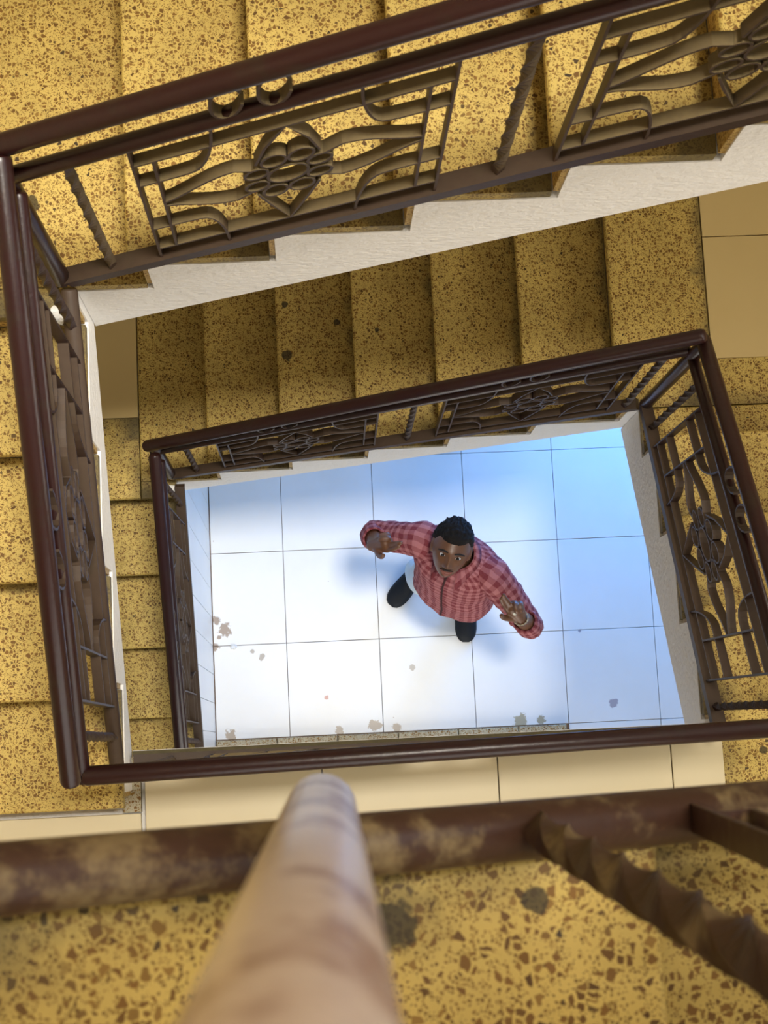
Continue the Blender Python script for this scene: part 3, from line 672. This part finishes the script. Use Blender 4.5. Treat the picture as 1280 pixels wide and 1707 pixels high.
# shirt
SE = V((.867, -.498, 0)); SF = V((-.498, -.867, 0))            # across the shoulders, and forward
def ring(c, a, b, n, ph=0, p=2.3):
    out = []
    for k in range(n):
        q = 2 * math.pi * k / n + ph; ca, sa = math.cos(q), math.sin(q)
        out.append(V(c) + SE * (a * math.copysign(abs(ca) ** (2 / p), ca)) + SF * (b * math.copysign(abs(sa) ** (2 / p), sa)))
    return out
def loft(rings, uvs, name, mat, parent, smooth=True):
    n = len(rings[0]); vs = [p for r in rings for p in r]; m = len(rings)
    fs = [(i * n + k, i * n + (k + 1) % n, (i + 1) * n + (k + 1) % n, (i + 1) * n + k) for i in range(m - 1) for k in range(n)]
    return vs, fs, uvs
class Cloth:
    def __init__(s): s.v, s.f, s.uv = [], [], []
    def tube(s, rings, vcoord, per):
        n = len(rings[0]); o = len(s.v); s.v += [p for r in rings for p in r]
        for i in range(len(rings) - 1):
            for k in range(n):
                s.f.append((o + i * n + k, o + i * n + (k + 1) % n, o + (i + 1) * n + (k + 1) % n, o + (i + 1) * n + k))
                u0, u1 = per * k / n, per * (k + 1) / n
                s.uv += [(u0, vcoord[i]), (u1, vcoord[i]), (u1, vcoord[i + 1]), (u0, vcoord[i + 1])]
    def build(s, name, mat, parent):
        o = mobj(name, s.v, s.f, mat, parent, True); l = o.data.uv_layers.new(name='cloth')
        for i, uv in enumerate(s.uv): l.data[i].uv = uv
        return o
prof = [(.835, (.632, .640), .170, .118), (.83, (.632, .640), .182, .127), (.90, (.632, .643), .182, .129), (1.0, (.628, .652), .178, .130), (1.1, (.620, .665), .174, .132), (1.2, (.612, .682), .178, .130),
        (1.28, (.606, .695), .186, .126), (1.345, (.601, .704), .190, .118), (1.395, (.599, .709), .182, .104), (1.43, (.598, .711), .150, .088), (1.452, (.597, .712), .105, .074), (1.468, (.597, .712), .070, .062), (1.472, (.597, .712), .060, .055)]
ct = Cloth(); rings = []; vc = []
NS = 64
for i, (z, c, a, b) in enumerate(prof):
    for sub in range(3 if 0 < i < len(prof) - 1 else 1):
        if sub and i + 1 < len(prof):
            z2, c2, a2, b2 = prof[i + 1]; t = sub / 3
            r = ring((c[0] + (c2[0] - c[0]) * t, c[1] + (c2[1] - c[1]) * t, z + (z2 - z) * t), a + (a2 - a) * t, b + (b2 - b) * t, NS)
        else: r = ring((c[0], c[1], z), a, b, NS)
        cen = sum(r, V((0, 0, 0))) / NS
        rings.append([p + (p - cen).normalized() * (.010 * noise.noise(p * 9 + V((3, 1, 0))) + .005 * noise.noise(V((p.x * 30, p.y * 30, p.z * 9)))) for p in r]); vc.append(z + (z2 - z) * sub / 3 if sub else z)
ct.tube(rings, vc, 1.02)
def sleeve(pts, rad, cuff_in):
    pts = [V(p) for p in pts]; P, R = [], []; n = len(pts)
    for i in range(n - 1):
        p0, p1, p2, p3 = pts[max(i - 1, 0)], pts[i], pts[i + 1], pts[min(i + 2, n - 1)]
        for k in range(8):
            t = k / 8; P.append(.5 * ((2 * p1) + (p2 - p0) * t + (2 * p0 - 5 * p1 + 4 * p2 - p3) * t * t + (3 * p1 - p0 - 3 * p2 + p3) * t ** 3)); R.append(rad[i] + (rad[i + 1] - rad[i]) * t)
    P.append(pts[-1]); R.append(rad[-1]); d = (P[-2] - P[-1]).normalized()
    P += [P[-1] + d * .002, P[-1] + d * .07]; R += [R[-1] - .008, R[-1] - .012]
    u = None; rs = []; vcs = []; L = 0
    for i, p in enumerate(P):
        t = (P[min(i + 1, len(pts) * 8 - 8)] - P[max(i - 1, 0)]) if i <= len(P) - 3 else -d
        t = t.normalized()
        if u is None: u = t.cross(V((0, 0, 1))).normalized()
        u = (u - t * u.dot(t)).normalized(); w = t.cross(u); rr = []
        for k in range(28):
            a = 2 * math.pi * k / 28; q = p + (u * math.cos(a) + w * math.sin(a)) * R[i]
            rr.append(q + (q - p).normalized() * (.009 * noise.noise(q * 17) + .006 * noise.noise(q * 38)))
        if i: L += (P[i] - P[i - 1]).length
        rs.append(rr); vcs.append(L)
    ct.tube(rs, vcs, .40)
ctr = (RS + LS) / 2
sleeve([ctr.lerp(RS, .45) - V((0, 0, .03)), RS, RS.lerp(RE, .55), RE, RE.lerp(RW, .52)], [.078, .074, .062, .056, .050], 1)
sleeve([ctr.lerp(LS, .45) - V((0, 0, .03)), LS, LS.lerp(LE, .55), LE, LE.lerp(LW, .50)], [.078, .074, .062, .056, .050], 1)
shirt = ct.build('shirt', M['plaid'], man)
# collar: folded band open at the front, points standing out
cv = Cloth(); NC = 40; inner, outer, outer2 = [], [], []
for k in range(NC + 1):
    q = math.pi / 2 + .34 + (2 * math.pi - .68) * k / NC
    ca, sa = math.cos(q), math.sin(q); edge = 1 - min(1, min(k, NC - k) / 6)
    c = V((.597, .712, 0)); rd = SE * ca + SF * sa
    inner.append(c + rd * .058 + V((0, 0, 1.50 - .03 * max(0, sa)))); outer.append(c + rd * (.066) + V((0, 0, 1.508 - .03 * max(0, sa))))
    outer2.append(c + rd * (.094 + .055 * edge ** 2) + V((0, 0, 1.462 - .016 * edge)))
vs = inner + outer + outer2; n = NC + 1; cfs = []; cuv = []
for r_ in range(2):
    for k in range(NC):
        cfs.append((r_ * n + k, r_ * n + k + 1, (r_ + 1) * n + k + 1, (r_ + 1) * n + k)); cuv += [(k * .012, r_ * .04), (k * .012 + .012, r_ * .04), (k * .012 + .012, r_ * .04 + .04), (k * .012, r_ * .04 + .04)]
co = mobj('collar', vs, cfs, M['plaid'], man, True); l = co.data.uv_layers.new(name='cloth')
for i, uv in enumerate(cuv): l.data[i].uv = uv
so = co.modifiers.new('thickness', 'SOLIDIFY'); so.thickness = .003
# button placket down the front
pts = []
for (z, c, a, b) in prof[1:10]: pts.append(V((c[0], c[1], z)) + SF * (b + .007))
mb = MB(); mb.strip(pts, SE, .007, .003); mb.build('placket', M['dark'], shirt)
# trousers and shoes
mb = MB()
for hp, an in ((HIP_R, ANK_R), (HIP_L, ANK_L)):
    limb(mb, [hp + V((.0, .0, .02)), hp.lerp(an, .45) + V((-.012, -.03, 0)), an + V((0, 0, .03))], [.108, .085, .062], 20)
mb.build('trousers', M['trousers'], man, True)
def shoe(ank, d):
    d = V((*d, 0)).normalized(); s = V((-d.y, d.x, 0)); root = None
    secs = [(-.085, .022, .045), (-.075, .034, .075), (-.04, .040, .088), (.0, .041, .092), (.05, .044, .078), (.10, .049, .060), (.14, .049, .050), (.17, .043, .043), (.192, .030, .034), (.203, .012, .022)]
    rs = []
    for u, w, h in secs:
        c = V((ank.x, ank.y, 0)) + d * u; r_ = []
        for k in range(18):
            a = 2 * math.pi * k / 18; x, z = math.cos(a) * w, math.sin(a)
            r_.append(c + s * x + V((0, 0, .022 + (z * (h - .022) if z > 0 else z * .008))))
        rs.append(r_)
    c = Cloth(); c.tube(rs, [0] * len(rs), 1); c.f += [tuple(range(18))[::-1], tuple((len(rs) - 1) * 18 + k for k in range(18))]; c.uv += [(0, 0)] * 36
    so_ = c.build('shoe', M['shoe'], man)
    mb = MB(); op = []
    for u, w, h in secs: op.append((u, w + .003))
    top = [V((ank.x, ank.y, .020)) + d * u + s * w for u, w in op] + [V((ank.x, ank.y, .020)) + d * u - s * w for u, w in op[::-1]]
    bt = [p - V((0, 0, .020)) for p in top]; n = len(top)
    mb.add(top + bt, [tuple(range(n)), tuple(range(n, 2 * n))[::-1]] + [(i, (i + 1) % n, n + (i + 1) % n, n + i)[::-1] for i in range(n)]); mb.build('sole', M['shoe'], so_)
shoe(ANK_R, (-.66, -.75)); shoe(ANK_L, (-.04, -1))
# bracelet watch on his left wrist, pale stone ring
d = (LW - LE).normalized(); u = d.cross(V((0, 1, 0))).normalized(); w = d.cross(u); wc = LW + d * .000
wt = bpy.data.objects.new('wristwatch', None); wt.empty_display_size = .03; COL.objects.link(wt); wt.parent = man
for k in range(14):
    a = 2 * math.pi * k / 14; c = wc + (u * math.cos(a) + w * math.sin(a)) * .0305
    mb = MB(); t_ = -u * math.sin(a) + w * math.cos(a); mb.bar(c - t_ * .0058, c + t_ * .0058, .012, .004, d); mb.build('link', M['steel'], wt)
mb = MB(); ell(mb, OL_(.070, .006, .026), ((OL_(1, 0, 0) - OL_(0, 0, 0)) * .010, (OL_(0, 1, 0) - OL_(0, 0, 0)) * .008, (OL_(0, 0, 1) - OL_(0, 0, 0)) * .006), 12, 8); mb.build('ring_stone', M['pale'], man, True)

# ------------------------------------------------------------------ scraps lying about
M['scrap'] = plain('white_scrap', (.80, .80, .77), .7, .5, 120)
def scrap(loc, r, label, seed):
    vs, fs = sphere_dirs(14, 9); rnd = V((seed * 3.1, seed * 1.7, seed))
    pts = []
    for x, y, z in vs:
        k = 1 + .7 * noise.noise(V((x, y, z)) * 2.1 + rnd); p = V((x * r * k, y * r * k * .8, max(z, -.6) * r * k * .45)); pts.append(V(loc) + p + V((0, 0, r * .27 + .001)))
    mb = MB(); mb.add(pts, fs); tag(mb.build('paper_scrap', M['scrap'], None, False, loc), label, 'paper scrap')
scrap((-.372, .481, .0), .016, 'tiny crumpled white scrap on the floor tiles near the brown stains', 1)
scrap((-.505, .972, TL1), .022, 'crumpled white scrap beside the foot of the lower left corner post', 2)
scrap((-.515, .944, TL2), .024, 'crumpled white scrap beside the upper left corner post', 3)
